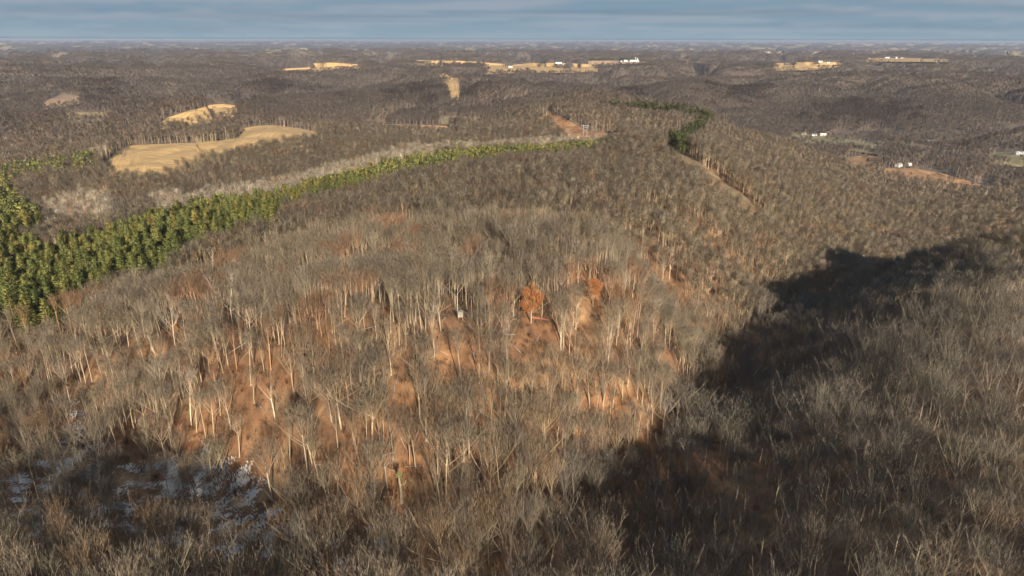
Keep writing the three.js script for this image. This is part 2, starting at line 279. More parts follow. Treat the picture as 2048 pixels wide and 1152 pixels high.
// fields: sheets draped over the land, with the curved rows of the stubble
const rowsTex = (() => {
  const W = 256, H = 512, data = new Uint8Array(W * H * 4), rnd = rngOf(8);
  for (let y = 0; y < H; y++) {
    const line = 0.82 + 0.2 * noiseA(y / 15, 3) + 0.07 * (rnd() - 0.5) - (noiseB(y / 17, 9) > 0.55 ? 0.14 : 0);
    for (let x = 0; x < W; x++) { const k = line + 0.05 * noiseC(x / 30, y / 6) + 0.05 * (rnd() - 0.5); data.set([255 * clamp(k, 0, 1), 255 * clamp(k * 0.99, 0, 1), 255 * clamp(k * 0.96, 0, 1), 255], (y * W + x) * 4); }
  }
  const t = new THREE.DataTexture(data, W, H); t.wrapS = t.wrapT = THREE.RepeatWrapping; t.magFilter = THREE.LinearFilter; t.needsUpdate = true; return t;
})();
for (const f of FIELDS) {
  const N = f.a.length - 1, M = 28, pos = [], uv = [], col = [], idx = [];
  for (let i = 0; i <= N; i++) for (let j = 0; j <= M; j++) {
    const x = lerp(f.a[i].x, f.b[i].x, j / M), z = lerp(f.a[i].z, f.b[i].z, j / M), d = Math.hypot(x, z);
    pos.push(x, height(x, z) + 0.35 + d * 0.0006, z); uv.push(x / 90, f.rows < 1 ? z / 90 : j / M * Math.max(0.2, f.a[i].distanceTo(f.b[i]) / 300));
    const k = 1 + 0.22 * fbm(noiseA, x / 60, z / 60, 3) + (f.rows < 1 ? 0.6 * fbm(noiseC, x / 14, z / 14, 3) : 0), rust = f.rows < 1 ? smoothstep(fbm(noiseB, x / 25, z / 25, 3), 0.05, 0.3) : 0;
    col.push(f.color[0] * k * lerp(1, 0.85, rust), f.color[1] * k * lerp(1, 0.62, rust), f.color[2] * k * lerp(1, 0.5, rust));
  }
  for (let i = 0; i < N; i++) for (let j = 0; j < M; j++) { const p = i * (M + 1) + j, q = p + M + 1; idx.push(p, p + 1, q + 1, p, q + 1, q); }
  const g = new THREE.BufferGeometry();
  g.setAttribute('position', new THREE.Float32BufferAttribute(pos, 3)); g.setAttribute('uv', new THREE.Float32BufferAttribute(uv, 2)); g.setAttribute('color', new THREE.Float32BufferAttribute(col, 3));
  g.setIndex(idx); g.computeVertexNormals();
  if (g.attributes.normal.getY(40) < 0) { for (let k = 0; k < idx.length; k += 3) [idx[k + 1], idx[k + 2]] = [idx[k + 2], idx[k + 1]]; g.setIndex(idx); g.computeVertexNormals(); }
  const m = meshOf(f.name, g, new THREE.MeshStandardMaterial({ vertexColors: true, map: rowsTex, roughness: 1 }), scene);
  tag(m, f.label, f.category, null, 'structure');
}
// thin snow left in the shade of the hollow
{
  const n = 1024, data = new Uint8Array(n * n * 4), rnd = rngOf(15);
  for (let y = 0; y < n; y++) for (let x = 0; x < n; x++) {
    const v = 0.5 + 0.55 * fbm(noiseA, x / 130, y / 90, 3) + 0.5 * fbm(noiseB, (x + y * 0.7) / 9, (y - x * 0.7) / 34, 3) + 0.25 * (rnd() - 0.5);
    const k = 255 * clamp(v, 0, 1); data.set([k, k, k, 255], (y * n + x) * 4);
  }
  const t = new THREE.DataTexture(data, n, n); t.wrapS = t.wrapT = THREE.MirroredRepeatWrapping; t.magFilter = THREE.LinearFilter; t.needsUpdate = true;
  const box = new THREE.Box3(); for (const s of SNOWS) for (const p of s.p) box.expandByPoint(p);
  const step = 1.5, nx = Math.ceil((box.max.x - box.min.x) / step), nz = Math.ceil((box.max.z - box.min.z) / step), pos = [], uv = [], col = [], idx = [];
  for (let j = 0; j <= nz; j++) for (let i = 0; i <= nx; i++) {
    const x = box.min.x + i * step, z = box.min.z + j * step; pos.push(x, height(x, z) + 0.12, z); uv.push(x / 90, z / 90);
    let w = 0; for (let a = 0; a < 12; a++) { const r = 6; if (SNOWS.some((s) => s.has(x + r * Math.cos(a * 0.524), z + r * Math.sin(a * 0.524)))) w += 1 / 12; }
    const k = 0.9 + 0.1 * fbm(noiseC, x / 8, z / 8, 2); col.push(0.56 * k, 0.52 * k, 0.47 * k, w * (0.82 + 0.5 * fbm(noiseB, x / 22, z / 22, 3)));
  }
  for (let j = 0; j < nz; j++) for (let i = 0; i < nx; i++) { const a = j * (nx + 1) + i, b = a + 1, c = a + nx + 1, d = c + 1; if (Math.max(col[a * 4 + 3], col[b * 4 + 3], col[c * 4 + 3], col[d * 4 + 3]) > 0.3) idx.push(a, c, b, b, c, d); }
  const g = new THREE.BufferGeometry();
  g.setAttribute('position', new THREE.Float32BufferAttribute(pos, 3)); g.setAttribute('uv', new THREE.Float32BufferAttribute(uv, 2)); g.setAttribute('color', new THREE.Float32BufferAttribute(col, 4));
  g.setIndex(idx); g.computeVertexNormals();
  tag(meshOf('snow', g, new THREE.MeshStandardMaterial({ vertexColors: true, alphaMap: t, alphaTest: 0.46, roughness: 0.85 }), scene), 'thin broken snow on the shaded ground at the lower left', 'snow', null, 'stuff');
}

// ---------------------------------------------------------------- trees
const V = (x, y, z) => new THREE.Vector3(x, y, z);
class GB {
  constructor() { this.p = []; this.n = []; this.c = []; }
  tri(a, b, c, na, nb, nc, col) { this.p.push(a.x, a.y, a.z, b.x, b.y, b.z, c.x, c.y, c.z); this.n.push(na.x, na.y, na.z, nb.x, nb.y, nb.z, nc.x, nc.y, nc.z); for (let i = 0; i < 3; i++) this.c.push(...col); }
  tube(points, radii, sides, col) {
    let prev = null;
    for (let k = 0; k < points.length; k++) {
      const d = V().subVectors(points[Math.min(k + 1, points.length - 1)], points[Math.max(0, k - 1)]).normalize();
      const s = V(1, 0, 0.3).cross(d).normalize(), t = V().crossVectors(d, s), ring = [];
      for (let i = 0; i < sides; i++) { const a = i / sides * 2 * Math.PI, n = s.clone().multiplyScalar(Math.cos(a)).addScaledVector(t, Math.sin(a)); ring.push([points[k].clone().addScaledVector(n, radii[k]), n]); }
      if (prev) for (let i = 0; i < sides; i++) {
        const j = (i + 1) % sides, [a, na] = prev[i], [b, nb] = prev[j], [e, ne] = ring[i], [f, nf] = ring[j];
        this.tri(a, b, f, na, nb, nf, col); if (radii[k] > 0.001) this.tri(a, f, e, na, nf, ne, col);
      }
      prev = ring;
    }
  }
  blade(p, dir, len, w, rnd, col) {                                 // a twig, spray or needle tuft as one sliver
    const s = V(rnd() - 0.5, rnd() - 0.5, rnd() - 0.5).cross(dir).normalize(), n = V().crossVectors(dir, s).normalize();
    if (n.y < 0) n.negate();
    const tip = p.clone().addScaledVector(dir, len), nn = n.clone().addScaledVector(s, 0.6).normalize(), nm = n.clone().addScaledVector(s, -0.6).normalize();
    this.tri(p.clone().addScaledVector(s, w / 2), p.clone().addScaledVector(s, -w / 2), tip, nn, nm, n, col);
  }
  leaf(p, n, size, rnd, col) {
    const s = V(rnd() - 0.5, rnd() - 0.5, rnd() - 0.5).cross(n).normalize(), t = V().crossVectors(n, s);
    const a = p.clone().addScaledVector(s, size), b = p.clone().addScaledVector(s, -size * 0.5).addScaledVector(t, size * 0.8), c = p.clone().addScaledVector(s, -size * 0.5).addScaledVector(t, -size * 0.8);
    this.tri(a, b, c, n, n, n, col);
  }
  geo() { const g = new THREE.BufferGeometry(); g.setAttribute('position', new THREE.Float32BufferAttribute(this.p, 3)); g.setAttribute('normal', new THREE.Float32BufferAttribute(this.n, 3)); g.setAttribute('color', new THREE.Float32BufferAttribute(this.c, 3)); return g; }
  join(o) { const r = new GB(); for (const k of 'pnc') r[k] = this[k].concat(o[k]); return r; }
}
const BARK = [0.37, 0.295, 0.21], LIMB = [0.295, 0.237, 0.167], TWIG = [0.212, 0.178, 0.137];
function bend(dir, rnd, amount, up) { return dir.clone().add(V((rnd() - 0.5) * amount, (rnd() - 0.5) * amount + up, (rnd() - 0.5) * amount)).normalize(); }
// style: fork = where the crown starts, spread = how far the limbs lean out, n = [limbs, branches, sprays, twigs], w = twig width
function bareTree(seed, st) {
  const rnd = rngOf(seed), trunk = new GB(), crown = new GB(), H = st.h ?? 24, tips = [];
  const path = (p, dir, len, segs, wob, up) => { const out = [p.clone()]; let d = dir.clone(), q = p.clone(); for (let i = 0; i < segs; i++) { d = bend(d, rnd, wob, up); q = q.clone().addScaledVector(d, len / segs); out.push(q); } return [out, d]; };
  const fork = H * st.fork * (0.9 + 0.2 * rnd()), r0 = st.r ?? 0.27;
  const [tp, td] = path(V(0, -0.6, 0), V((rnd() - 0.5) * 0.12, 1, (rnd() - 0.5) * 0.12).normalize(), fork + 0.6, st.segs, 0.07, 0.02);
  trunk.tube(tp, tp.map((_, i) => r0 * (1 - 0.32 * i / (tp.length - 1)) * (i === 0 ? 1.35 : 1)), st.sides, BARK);
  const [nl, nb, ns, nt] = st.n, a0 = rnd() * 6.28;
  for (let l = 0; l < nl; l++) {
    const lean = st.spread * (nl > 1 ? 0.45 + 0.75 * rnd() : 0.1), a = a0 + l * 2.4 + rnd() * 0.7, k = l === 0 ? 0.35 : 1;
    const dir = V(Math.cos(a) * Math.sin(lean * k), Math.cos(lean * k), Math.sin(a) * Math.sin(lean * k)), from = l < 2 ? tp.length - 1 : Math.max(1, Math.round((tp.length - 1) * (0.72 + 0.28 * rnd())));
    const len = (H - tp[from].y) * (0.86 + 0.2 * rnd()) / Math.max(0.72, dir.y), rl = r0 * (st.fan ? (l ? 0.33 : 0.5) : l ? 0.42 : 0.58);
    const [lp, ld] = path(tp[from], dir, len * (st.fan ? 0.74 : 0.86), st.segs, 0.09, 0.08);
    trunk.tube(lp, lp.map((_, i) => i === lp.length - 1 ? 0.004 : rl * Math.pow(1 - i / lp.length, 1.1) + 0.01), Math.max(3, st.sides - 1), LIMB);
    for (let b = 0; b < nb; b++) {
      const t = 0.14 + 0.86 * (b + rnd()) / nb, fi = Math.min(lp.length - 1.001, t * (lp.length - 1)), i0 = Math.floor(fi), p = lp[i0].clone().lerp(lp[i0 + 1], fi - i0);
      const ba = rnd() * 6.28, bl = (1 - 0.55 * t) * H * 0.24 * (0.7 + 0.6 * rnd()), out = V(Math.cos(ba) * 0.8, 0.6 + 0.5 * rnd(), Math.sin(ba) * 0.8).addScaledVector(V().subVectors(lp[i0 + 1], lp[i0]).normalize(), 0.55).normalize();
      const [bp] = path(p, out, bl, st.bsegs, 0.16, 0.09), rb = rl * 0.34 * (1 - 0.5 * t) + 0.012;
      crown.tube(bp, bp.map((_, i) => i === bp.length - 1 ? 0.0005 : rb * (1 - 0.8 * i / (bp.length - 1))), 3, LIMB);
      for (let s = 0; s < ns; s++) {
        const t2 = 0.25 + 0.75 * (s + rnd()) / ns, f2 = Math.min(bp.length - 1.001, t2 * (bp.length - 1)), i2 = Math.floor(f2), q = bp[i2].clone().lerp(bp[i2 + 1], f2 - i2);
        const sd = bend(V().subVectors(bp[i2 + 1], bp[i2]).normalize(), rnd, 1.1, 0.24), sl = (0.55 + 0.7 * rnd()) * bl * 0.5 * (1.15 - 0.5 * t2);
        if (nt) {
          const e = q.clone().addScaledVector(sd, sl);
          crown.tube([q, e], [rb * 0.3 + 0.006, 0.0005], 3, TWIG);
          for (let w = 0; w < nt; w++) crown.blade(q.clone().lerp(e, 0.2 + 0.8 * (w + rnd()) / nt), bend(sd, rnd, 1.1, 0.22), (0.5 + 0.6 * rnd()) * st.tl, st.w, rnd, TWIG);
          tips.push([e, sd]);
        } else { crown.blade(q, sd, Math.max(1, sl) * st.tl, st.w, rnd, TWIG); tips.push([q.clone().addScaledVector(sd, sl), sd]); }
      }
    }
  }
  if (st.fan) {                                                     // the fine twigs: fans that radiate from the fork and end on a lobed dome
    const cy = H * (0.5 + 0.5 * st.fork) * 0.97, ry = H - cy, R = H * (0.12 + 0.11 * st.spread), base = tp[tp.length - 1].clone(); base.y -= ry * 0.25;
    const lobes = [...Array(7)].map((_, i) => { const a = i * 2.4 + rnd(), q = i ? 0.55 : 0.1; return V(Math.cos(a) * q, 0.25 + 0.35 * rnd() - (i ? 0.15 : -0.1), Math.sin(a) * q); });
    for (let i = 0; i < st.fan; i++) {
      const q = V(rnd() * 2 - 1, rnd() * 1.7 - 0.7, rnd() * 2 - 1).normalize().multiplyScalar(0.56 * Math.pow(rnd(), 0.4)).add(lobes[i % 7]);
      const p = V(base.x + q.x * R, cy + q.y * ry, base.z + q.z * R), dir = p.clone().sub(base).normalize(), c = 0.82 + 0.36 * rnd(), L = st.tl * (0.7 + 0.8 * rnd());
      crown.blade(p.addScaledVector(dir, -L * 0.75), bend(dir, rnd, 0.9, 0.16), L, st.w * (i % 5 ? 0.9 : 1.5), rnd, TWIG.map((k) => k * c));
    }
  }
  return { trunk, crown, tips };
}
// the first four stand drawn up on the slope, the last four spread wide
const STYLES = [{ fork: 0.5, spread: 0.36, r: 0.2 }, { fork: 0.42, spread: 0.48, r: 0.22 }, { fork: 0.58, spread: 0.34, r: 0.19 }, { fork: 0.46, spread: 0.58, r: 0.25 }, { fork: 0.42, spread: 0.85, r: 0.26 }, { fork: 0.36, spread: 0.75, r: 0.25 }, { fork: 0.44, spread: 0.95, r: 0.29 }, { fork: 0.48, spread: 0.8, r: 0.24 }];
const barkMat = new THREE.MeshStandardMaterial({ vertexColors: true, roughness: 0.95 });
// a tree seen from afar: trunk, a few limbs and a rounded crown of twig sprays
function domeTree(seed, st) {
  const rnd = rngOf(seed), g = new GB(), H = st.h ?? 24, R = H * (0.125 + 0.1 * st.spread), cy = H * (0.5 + 0.5 * st.fork), ry = H - cy, mid = V(0, cy - ry * 0.35, 0);
  g.tube([V(0, -0.6, 0), V(0.2 * (rnd() - 0.5), H * st.fork, 0.2 * (rnd() - 0.5)), V(0, H * 0.86, 0)], [0.26, 0.17, 0.03], st.sides, LIMB);
  const lobes = [...Array(5)].map(() => V(rnd() * 2 - 1, rnd() * 0.8, rnd() * 2 - 1).normalize().multiplyScalar(0.45));
  for (let l = 0; l < st.limbs; l++) { const a = l * 2.4 + rnd(), e = V(Math.cos(a) * R * 0.75, cy + ry * 0.35 * rnd(), Math.sin(a) * R * 0.75); g.tube([V(0, H * (st.fork * 0.8 + 0.2 * rnd()), 0), e], [0.1, 0.001], 3, LIMB); }
  for (let i = 0; i < st.blades; i++) {
    const lobe = lobes[i % 5], q = V(rnd() * 2 - 1, rnd() * 2 - 1, rnd() * 2 - 1).normalize().multiplyScalar(0.66 * Math.pow(rnd(), 0.42)).add(lobe);
    if (q.y < -0.55) q.y *= -0.5;
    const p = V(q.x * R, cy + q.y * ry, q.z * R), dir = p.clone().sub(mid).normalize(), out = V(q.x / R, q.y / ry, q.z / R).normalize(), c = 0.8 + 0.4 * rnd();
    const b = g.n.length; g.blade(p.addScaledVector(dir, -st.tl * 0.5), bend(dir, rnd, 0.9, 0.3), st.tl * (0.7 + 0.6 * rnd()), st.w, rnd, TWIG.map((k) => k * c));
    for (let k = b; k < g.n.length; k += 3) { const v = V(g.n[k], g.n[k + 1], g.n[k + 2]).multiplyScalar(0.6).add(out).normalize(); g.n[k] = v.x; g.n[k + 1] = v.y; g.n[k + 2] = v.z; }
  }
  return g;
}
const near = STYLES.map((s, i) => bareTree(100 + i, { ...s, segs: 6, sides: 6, bsegs: 3, n: i < 4 ? [5, 8, 5, 3] : [7, 8, 5, 3], tl: 1.2, w: 0.036, fan: i < 4 ? 500 : 1500 }));
const mid = STYLES.map((s, i) => domeTree(200 + i, { ...s, sides: 4, limbs: 5, blades: 520, tl: 1.9, w: 0.088 }));
const low = STYLES.map((s, i) => domeTree(300 + i, { ...s, sides: 3, limbs: 2, blades: 130, tl: 2.8, w: 0.26 }));
function pineTree(seed, whorls, arms, tufts, H = 18) {
  const rnd = rngOf(seed), trunk = new GB(), crown = new GB();
  trunk.tube([V(0, -0.5, 0), V(0.1, H * 0.5, 0), V(0, H * 0.96, 0)], [0.2, 0.13, 0.02], 5, [0.16, 0.12, 0.09]);
  for (let w = 0; w < whorls; w++) {
    const t = (w + 0.3 * rnd()) / whorls, y = H * (0.2 + 0.78 * t), R = H * 0.2 * Math.pow(1 - t, 0.95) * (0.75 + 0.5 * rnd()) + 0.3;
    for (let a = 0; a < arms; a++) {
      const az = a / arms * 6.283 + w * 1.9 + rnd() * 0.7, L = R * (0.72 + 0.5 * rnd()), dir = V(Math.cos(az), 0.12 + 0.55 * t, Math.sin(az)).normalize(), root = V(0, y, 0);
      if (arms > 4) crown.tube([root, root.clone().addScaledVector(dir, L)], [0.045, 0.0005], 3, [0.11, 0.085, 0.06]);
      for (let k = 0; k < tufts; k++) {
        const f = 0.25 + 0.75 * (k + rnd()) / tufts, p = root.clone().addScaledVector(dir, L * f), g = 0.94 + 0.12 * rnd(), yel = 1.08, b0 = crown.n.length;
        crown.blade(p, bend(dir, rnd, 1.0, 0.12), (0.55 + 0.55 * rnd()) * H * 0.066 * (arms > 4 ? 1 : 1.6), H * 0.015 * (arms > 4 ? 1 : 2.8), rnd, [0.2 * g * yel, 0.232 * g, 0.07 * g]);
        const out = V(dir.x, 0.45, dir.z).normalize(); for (let m = b0; m < crown.n.length; m += 3) { const v = V(crown.n[m], crown.n[m + 1], crown.n[m + 2]).multiplyScalar(0.3).add(out).normalize(); crown.n[m] = v.x; crown.n[m + 1] = v.y; crown.n[m + 2] = v.z; }
      }
    }
  }
  return { trunk, crown };
}
const pineNear = [0, 1, 2, 3, 4].map((i) => pineTree(400 + i, 16, 7, 22));
const pineLow = [0, 1, 2].map((i) => pineTree(420 + i, 9, 4, 6));

// where trees stand
const rnd = rngOf(77), spots = [];
const compass = (dx, dz) => Math.atan2(dx, -dz);
function pick(step, d0, d1, azMax, keep) {
  for (let z = -d1; z < Math.min(d1, d0 < 200 ? d1 : 0); z += step) for (let x = -d1; x < d1; x += step) {
    const jx = x + (rnd() - 0.5) * step * 0.95, jz = z + (rnd() - 0.5) * step * 0.95, d = Math.hypot(jx, jz);
    if (d < d0 || d >= d1) continue;
    const az = Math.abs(Math.atan2(jx, -jz));
    if (az > (d < 240 ? 4 : azMax)) continue;
    keep(jx, jz, d, az);
  }
}
// open sight lines in front of what stands out in the photograph: foot, depth and width of the gap in the trees
const gaps = [[1062, 646, 38, 5.5], [1186, 612, 34, 4.5], [606, 566, 40, 3.5], [427, 562, 40, 3], [350, 690, 24, 3.5], [466, 652, 24, 4], [550, 835, 20, 3], [1302, 470, 50, 4], [803, 1005, 22, 3], [921, 641, 26, 3], [1351, 300, 70, 8], [1170, 273, 50, 8], [1069, 224, 90, 6], [962, 342, 40, 4]].map(([px, py, len, w]) => { const p = at(px, py), d = Math.hypot(p.x, p.z); return { x: p.x, z: p.z, ux: -p.x / d, uz: -p.z / d, len, w }; });
const blocked = (x, z) => gaps.some((g) => { const a = (x - g.x) * g.ux + (z - g.z) * g.uz, b = Math.abs((x - g.x) * g.uz - (z - g.z) * g.ux); return a > -3 && a < g.len && b < g.w; });
const rightHill = outline('1230,1010 1440,800 1500,650 1600,570 1850,480 2300,450 2300,1400 900,1400 1050,1160');
const fullSlope = outline('985,610 1310,590 1330,880 1010,880');
const noseSlope = outline('600,1130 500,900 400,760 560,600 900,590 1180,640 1300,760 1180,960 1080,1130 850,1150');
const valley = outline('1540,262 1700,258 2100,250 2100,392 1950,392 1760,345 1650,300');
const bare = [], shrubs = [], pines = [];
const inAny = (list, x, z) => list.some((o) => o.has(x, z));
const addTree = (x, z, d, step) => {
  if ((isCleared(x, z) && !(valley.has(x, z) && rnd() < 0.1)) || (d < 1500 && blocked(x, z)) || (d < 500 && inAny(openings, x, z))) return;
  if (d < 900 && inAny(pineBelt, x, z)) return;
  if (d > 700 && d < 2200 && inAny(darkPines, x, z)) return;
  if (d > 900 && d < 2600 && valley.has(x, z) && fbm(noiseA, x / 130, z / 130, 3) > 0.06) return;
  if (d < 300 && inAny(SNOWS, x, z) && rnd() < 0.45) return;
  bare.push({ x, z, d });
};
pick(4.5, 45, 420, 0.86, (x, z, d) => {
  if (rightHill.has(x, z)) { if (rnd() < 0.25) shrubs.push([x, z, d]); return; }
  const g = fbm(noiseB, x / 45, z / 45, 3), full = fullSlope.has(x, z);
  if (rnd() < (full ? 0.12 : noseSlope.has(x, z) ? 0.34 + 0.26 * smoothstep(g, 0.0, 0.35) : 0.3 + 0.5 * smoothstep(g, 0.02, 0.4))) { if (rnd() < 0.5) shrubs.push([x, z, d]); return; }
  addTree(x, z, d);
  if (rnd() < 0.55) shrubs.push([x + 2, z + 2, d]); if (rnd() < 0.4) shrubs.push([x - 2 * rnd(), z + 2 * rnd(), d]);
});
pick(7.2, 45, 420, 0.86, (x, z, d) => { if (rightHill.has(x, z) && rnd() > 0.06) addTree(x, z, d); });
pick(5.0, 420, 1100, 0.72, (x, z, d) => { if (rnd() > 0.1) addTree(x, z, d); });
pick(7.6, 1100, 2700, 0.7, (x, z, d) => { if (rnd() > 0.08) addTree(x, z, d); });
pick(6.1, 250, 1250, 0.75, (x, z, d) => { if (inAny(pineBelt, x, z) && !isCleared(x, z) && rnd() > 0.1) pines.push({ x, z, d, dark: 0 }); });
pick(5, 700, 2200, 0.5, (x, z, d) => { if (inAny(darkPines, x, z) && rnd() > 0.1) pines.push({ x, z, d, dark: 1 }); });

const M4 = new THREE.Matrix4(), Q = new THREE.Quaternion(), S = V(), E = new THREE.Euler();
function placeMatrix(x, z, turn, sx, sy, lean = 0) { E.set((rnd() - 0.5) * lean, turn, (rnd() - 0.5) * lean); return M4.compose(V(x, height(x, z) - 0.1, z), Q.setFromEuler(E), S.set(sx, sy, sx)).clone(); }
function tint(x, z, d) {                                           // bark and twig tone of a tree, by stand and by tree
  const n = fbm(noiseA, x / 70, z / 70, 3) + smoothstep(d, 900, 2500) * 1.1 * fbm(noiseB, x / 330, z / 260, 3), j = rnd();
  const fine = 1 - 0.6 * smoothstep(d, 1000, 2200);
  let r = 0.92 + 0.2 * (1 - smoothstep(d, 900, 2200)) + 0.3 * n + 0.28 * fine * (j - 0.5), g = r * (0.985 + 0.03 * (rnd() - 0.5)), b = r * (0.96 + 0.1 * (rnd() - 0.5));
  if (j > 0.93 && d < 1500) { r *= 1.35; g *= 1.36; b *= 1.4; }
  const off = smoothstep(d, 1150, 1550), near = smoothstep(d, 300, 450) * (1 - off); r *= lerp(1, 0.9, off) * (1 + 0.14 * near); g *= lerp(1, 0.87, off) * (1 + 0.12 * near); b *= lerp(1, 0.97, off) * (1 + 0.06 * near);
  if (d > 500 && d < 1600 && inAny(paleGroves, x, z)) { const q = 1.65 + 0.8 * rnd(); r *= q; g *= q * 1.02; b *= q * 1.08; }
  if (d > 1800 && inAny(darkOaks, x + 60 * noiseA(x / 90, z / 90), z + 90 * noiseB(x / 90, z / 90))) { const q = 0.36 + 0.26 * rnd(); r *= q * 1.12; g *= q; b *= q * 0.95; }
  if (d > 200 && d < 1800 && !(d < 520 && rightHill.has(x, z)) && fbm(noiseC, x / 55, z / 55, 3) > 0.3) { const q = d < 380 ? 1 : 0.5; r *= 1 + 0.15 * q; g *= 1 - 0.14 * q; b *= 1 - 0.28 * q; }     // stands that keep rusty leaves
  return [r, g, b];
}
function scatter(parent, name, geos, list, mat) {                   // list: [matrix, colour, variant]
  geos.forEach((g, v) => {
    const own = list.filter((e) => e[2] === v); if (!own.length) return;
    const im = new THREE.InstancedMesh(g, mat, own.length), c = new THREE.Color();
    own.forEach((e, i) => { im.setMatrixAt(i, e[0]); im.setColorAt(i, c.setRGB(...e[1])); });
    im.name = name; im.userData.kind = 'stuff'; im.castShadow = im.receiveShadow = true; parent.add(im);
  });
}
// the three hundred bare trees that show largest are things; the rest is the wood
const camInv = (() => { camera.updateMatrixWorld(true); camera.updateProjectionMatrix(); return camera; })();
const inFrame = (x, y, z, m = 1) => { const p = V(x, y, z).project(camera); return Math.abs(p.x) < m && Math.abs(p.y) < m && p.z < 1; };
bare.sort((a, b) => a.d - b.d);
const chosen = new Set();
for (const b of bare) { if (chosen.size >= 300) break; if (b.d > 90 && inFrame(b.x, height(b.x, b.z) + 14, b.z, 0.99)) chosen.add(b); }
const nearGeo = near.map((t) => ({ trunk: t.trunk.geo(), crown: t.crown.geo(), all: t.trunk.join(t.crown).geo() }));
const midGeo = mid.map((t) => t.geo()), lowGeo = low.map((t) => t.geo());
const barkTones = [[1, 1, 1], [0.72, 0.72, 0.73], [1.3, 1.25, 1.15], [1.05, 0.86, 0.72]].map((c) => new THREE.MeshStandardMaterial({ vertexColors: true, roughness: 0.95, color: new THREE.Color().setRGB(...c) }));
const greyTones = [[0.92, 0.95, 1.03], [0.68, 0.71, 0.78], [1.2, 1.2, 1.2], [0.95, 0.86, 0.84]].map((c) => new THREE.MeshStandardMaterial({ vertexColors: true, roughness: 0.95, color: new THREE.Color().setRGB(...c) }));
const wood = new THREE.Group(); wood.name = 'bare_woodland'; tag(wood, 'bare grey brown winter woodland covering the hills', 'woodland', null, 'stuff'); scene.add(wood);
const TONE = ['grey brown', 'dark grey', 'pale tan', 'reddish brown'];
const WHERE = {
  hollow: 'among the snow patches at the lower left', foot: 'at the foot of the rusty slope along the bottom edge', blind: 'on the rusty slope round the hunting blind clearing',
  left: 'on the sunlit left flank below the pines', slope: 'on the sunlit rusty slope in the lower middle', upper: 'high on the shaded right hillside near the ravine', lower: 'on the shaded hillside in the lower right corner', ravine: 'where the slope falls into the shaded ravine',
};
const protos = {};
function individual(b, v, key, tone) {
  const label = `bare ${TONE[tone]} hardwood tree ${WHERE[key]}`, group = `${TONE[tone]} bare trees ${WHERE[key]}`, id = v + key + tone;
  let o;
  if (protos[id]) { o = protos[id].clone(); o.name = numbered('bare_tree'); scene.add(o); } else {
    o = thing('bare_tree', label, 'tree', V(0, 0, 0), 0, group);
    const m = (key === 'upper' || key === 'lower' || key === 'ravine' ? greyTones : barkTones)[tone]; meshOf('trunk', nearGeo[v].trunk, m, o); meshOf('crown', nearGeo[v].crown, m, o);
    protos[id] = o;
  }
  return o;
}
const inst = { near: [], mid: [], low: [] };
for (const b of bare) {
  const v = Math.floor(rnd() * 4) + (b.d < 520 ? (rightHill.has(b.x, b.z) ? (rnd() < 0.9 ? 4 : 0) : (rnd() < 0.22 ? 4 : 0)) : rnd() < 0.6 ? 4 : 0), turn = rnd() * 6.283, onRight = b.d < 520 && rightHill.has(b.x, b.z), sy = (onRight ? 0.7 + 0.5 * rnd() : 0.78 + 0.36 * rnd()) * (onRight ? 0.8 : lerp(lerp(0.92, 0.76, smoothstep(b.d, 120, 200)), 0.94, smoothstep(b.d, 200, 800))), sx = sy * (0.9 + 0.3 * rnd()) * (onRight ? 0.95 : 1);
  const [px] = [V(b.x, height(b.x, b.z), b.z).project(camera).x * 1024 + 1024];
  if (chosen.has(b)) {
    const q = V(b.x, height(b.x, b.z), b.z).project(camera), qx = q.x * 1024 + 1024, qy = 576 - q.y * 576;
    const key = qx > 1190 + (1152 - qy) * 0.35 ? (qy < 900 ? 'upper' : 'lower') : qx > 1080 + (1152 - qy) * 0.25 ? 'ravine' : qx < 600 && qy > 780 ? 'hollow' : qx < 500 ? 'left' : qy > 960 ? 'foot' : qy < 760 ? 'blind' : 'slope';
    const o = individual(b, v, key, Math.floor(rnd() * 4));
    o.position.set(b.x, height(b.x, b.z) - 0.1, b.z); o.rotation.set((rnd() - 0.5) * 0.08, turn, (rnd() - 0.5) * 0.08); o.scale.set(sx, sy, sx);
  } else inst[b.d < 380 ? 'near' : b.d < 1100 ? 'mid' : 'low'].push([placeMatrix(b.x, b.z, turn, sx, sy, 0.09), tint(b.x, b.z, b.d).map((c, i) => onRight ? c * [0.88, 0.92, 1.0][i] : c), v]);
}
scatter(wood, 'nearer_trees', nearGeo.map((g) => g.all), inst.near, barkMat);
scatter(wood, 'middle_trees', midGeo, inst.mid, barkMat);
scatter(wood, 'farther_trees', lowGeo, inst.low, barkMat);
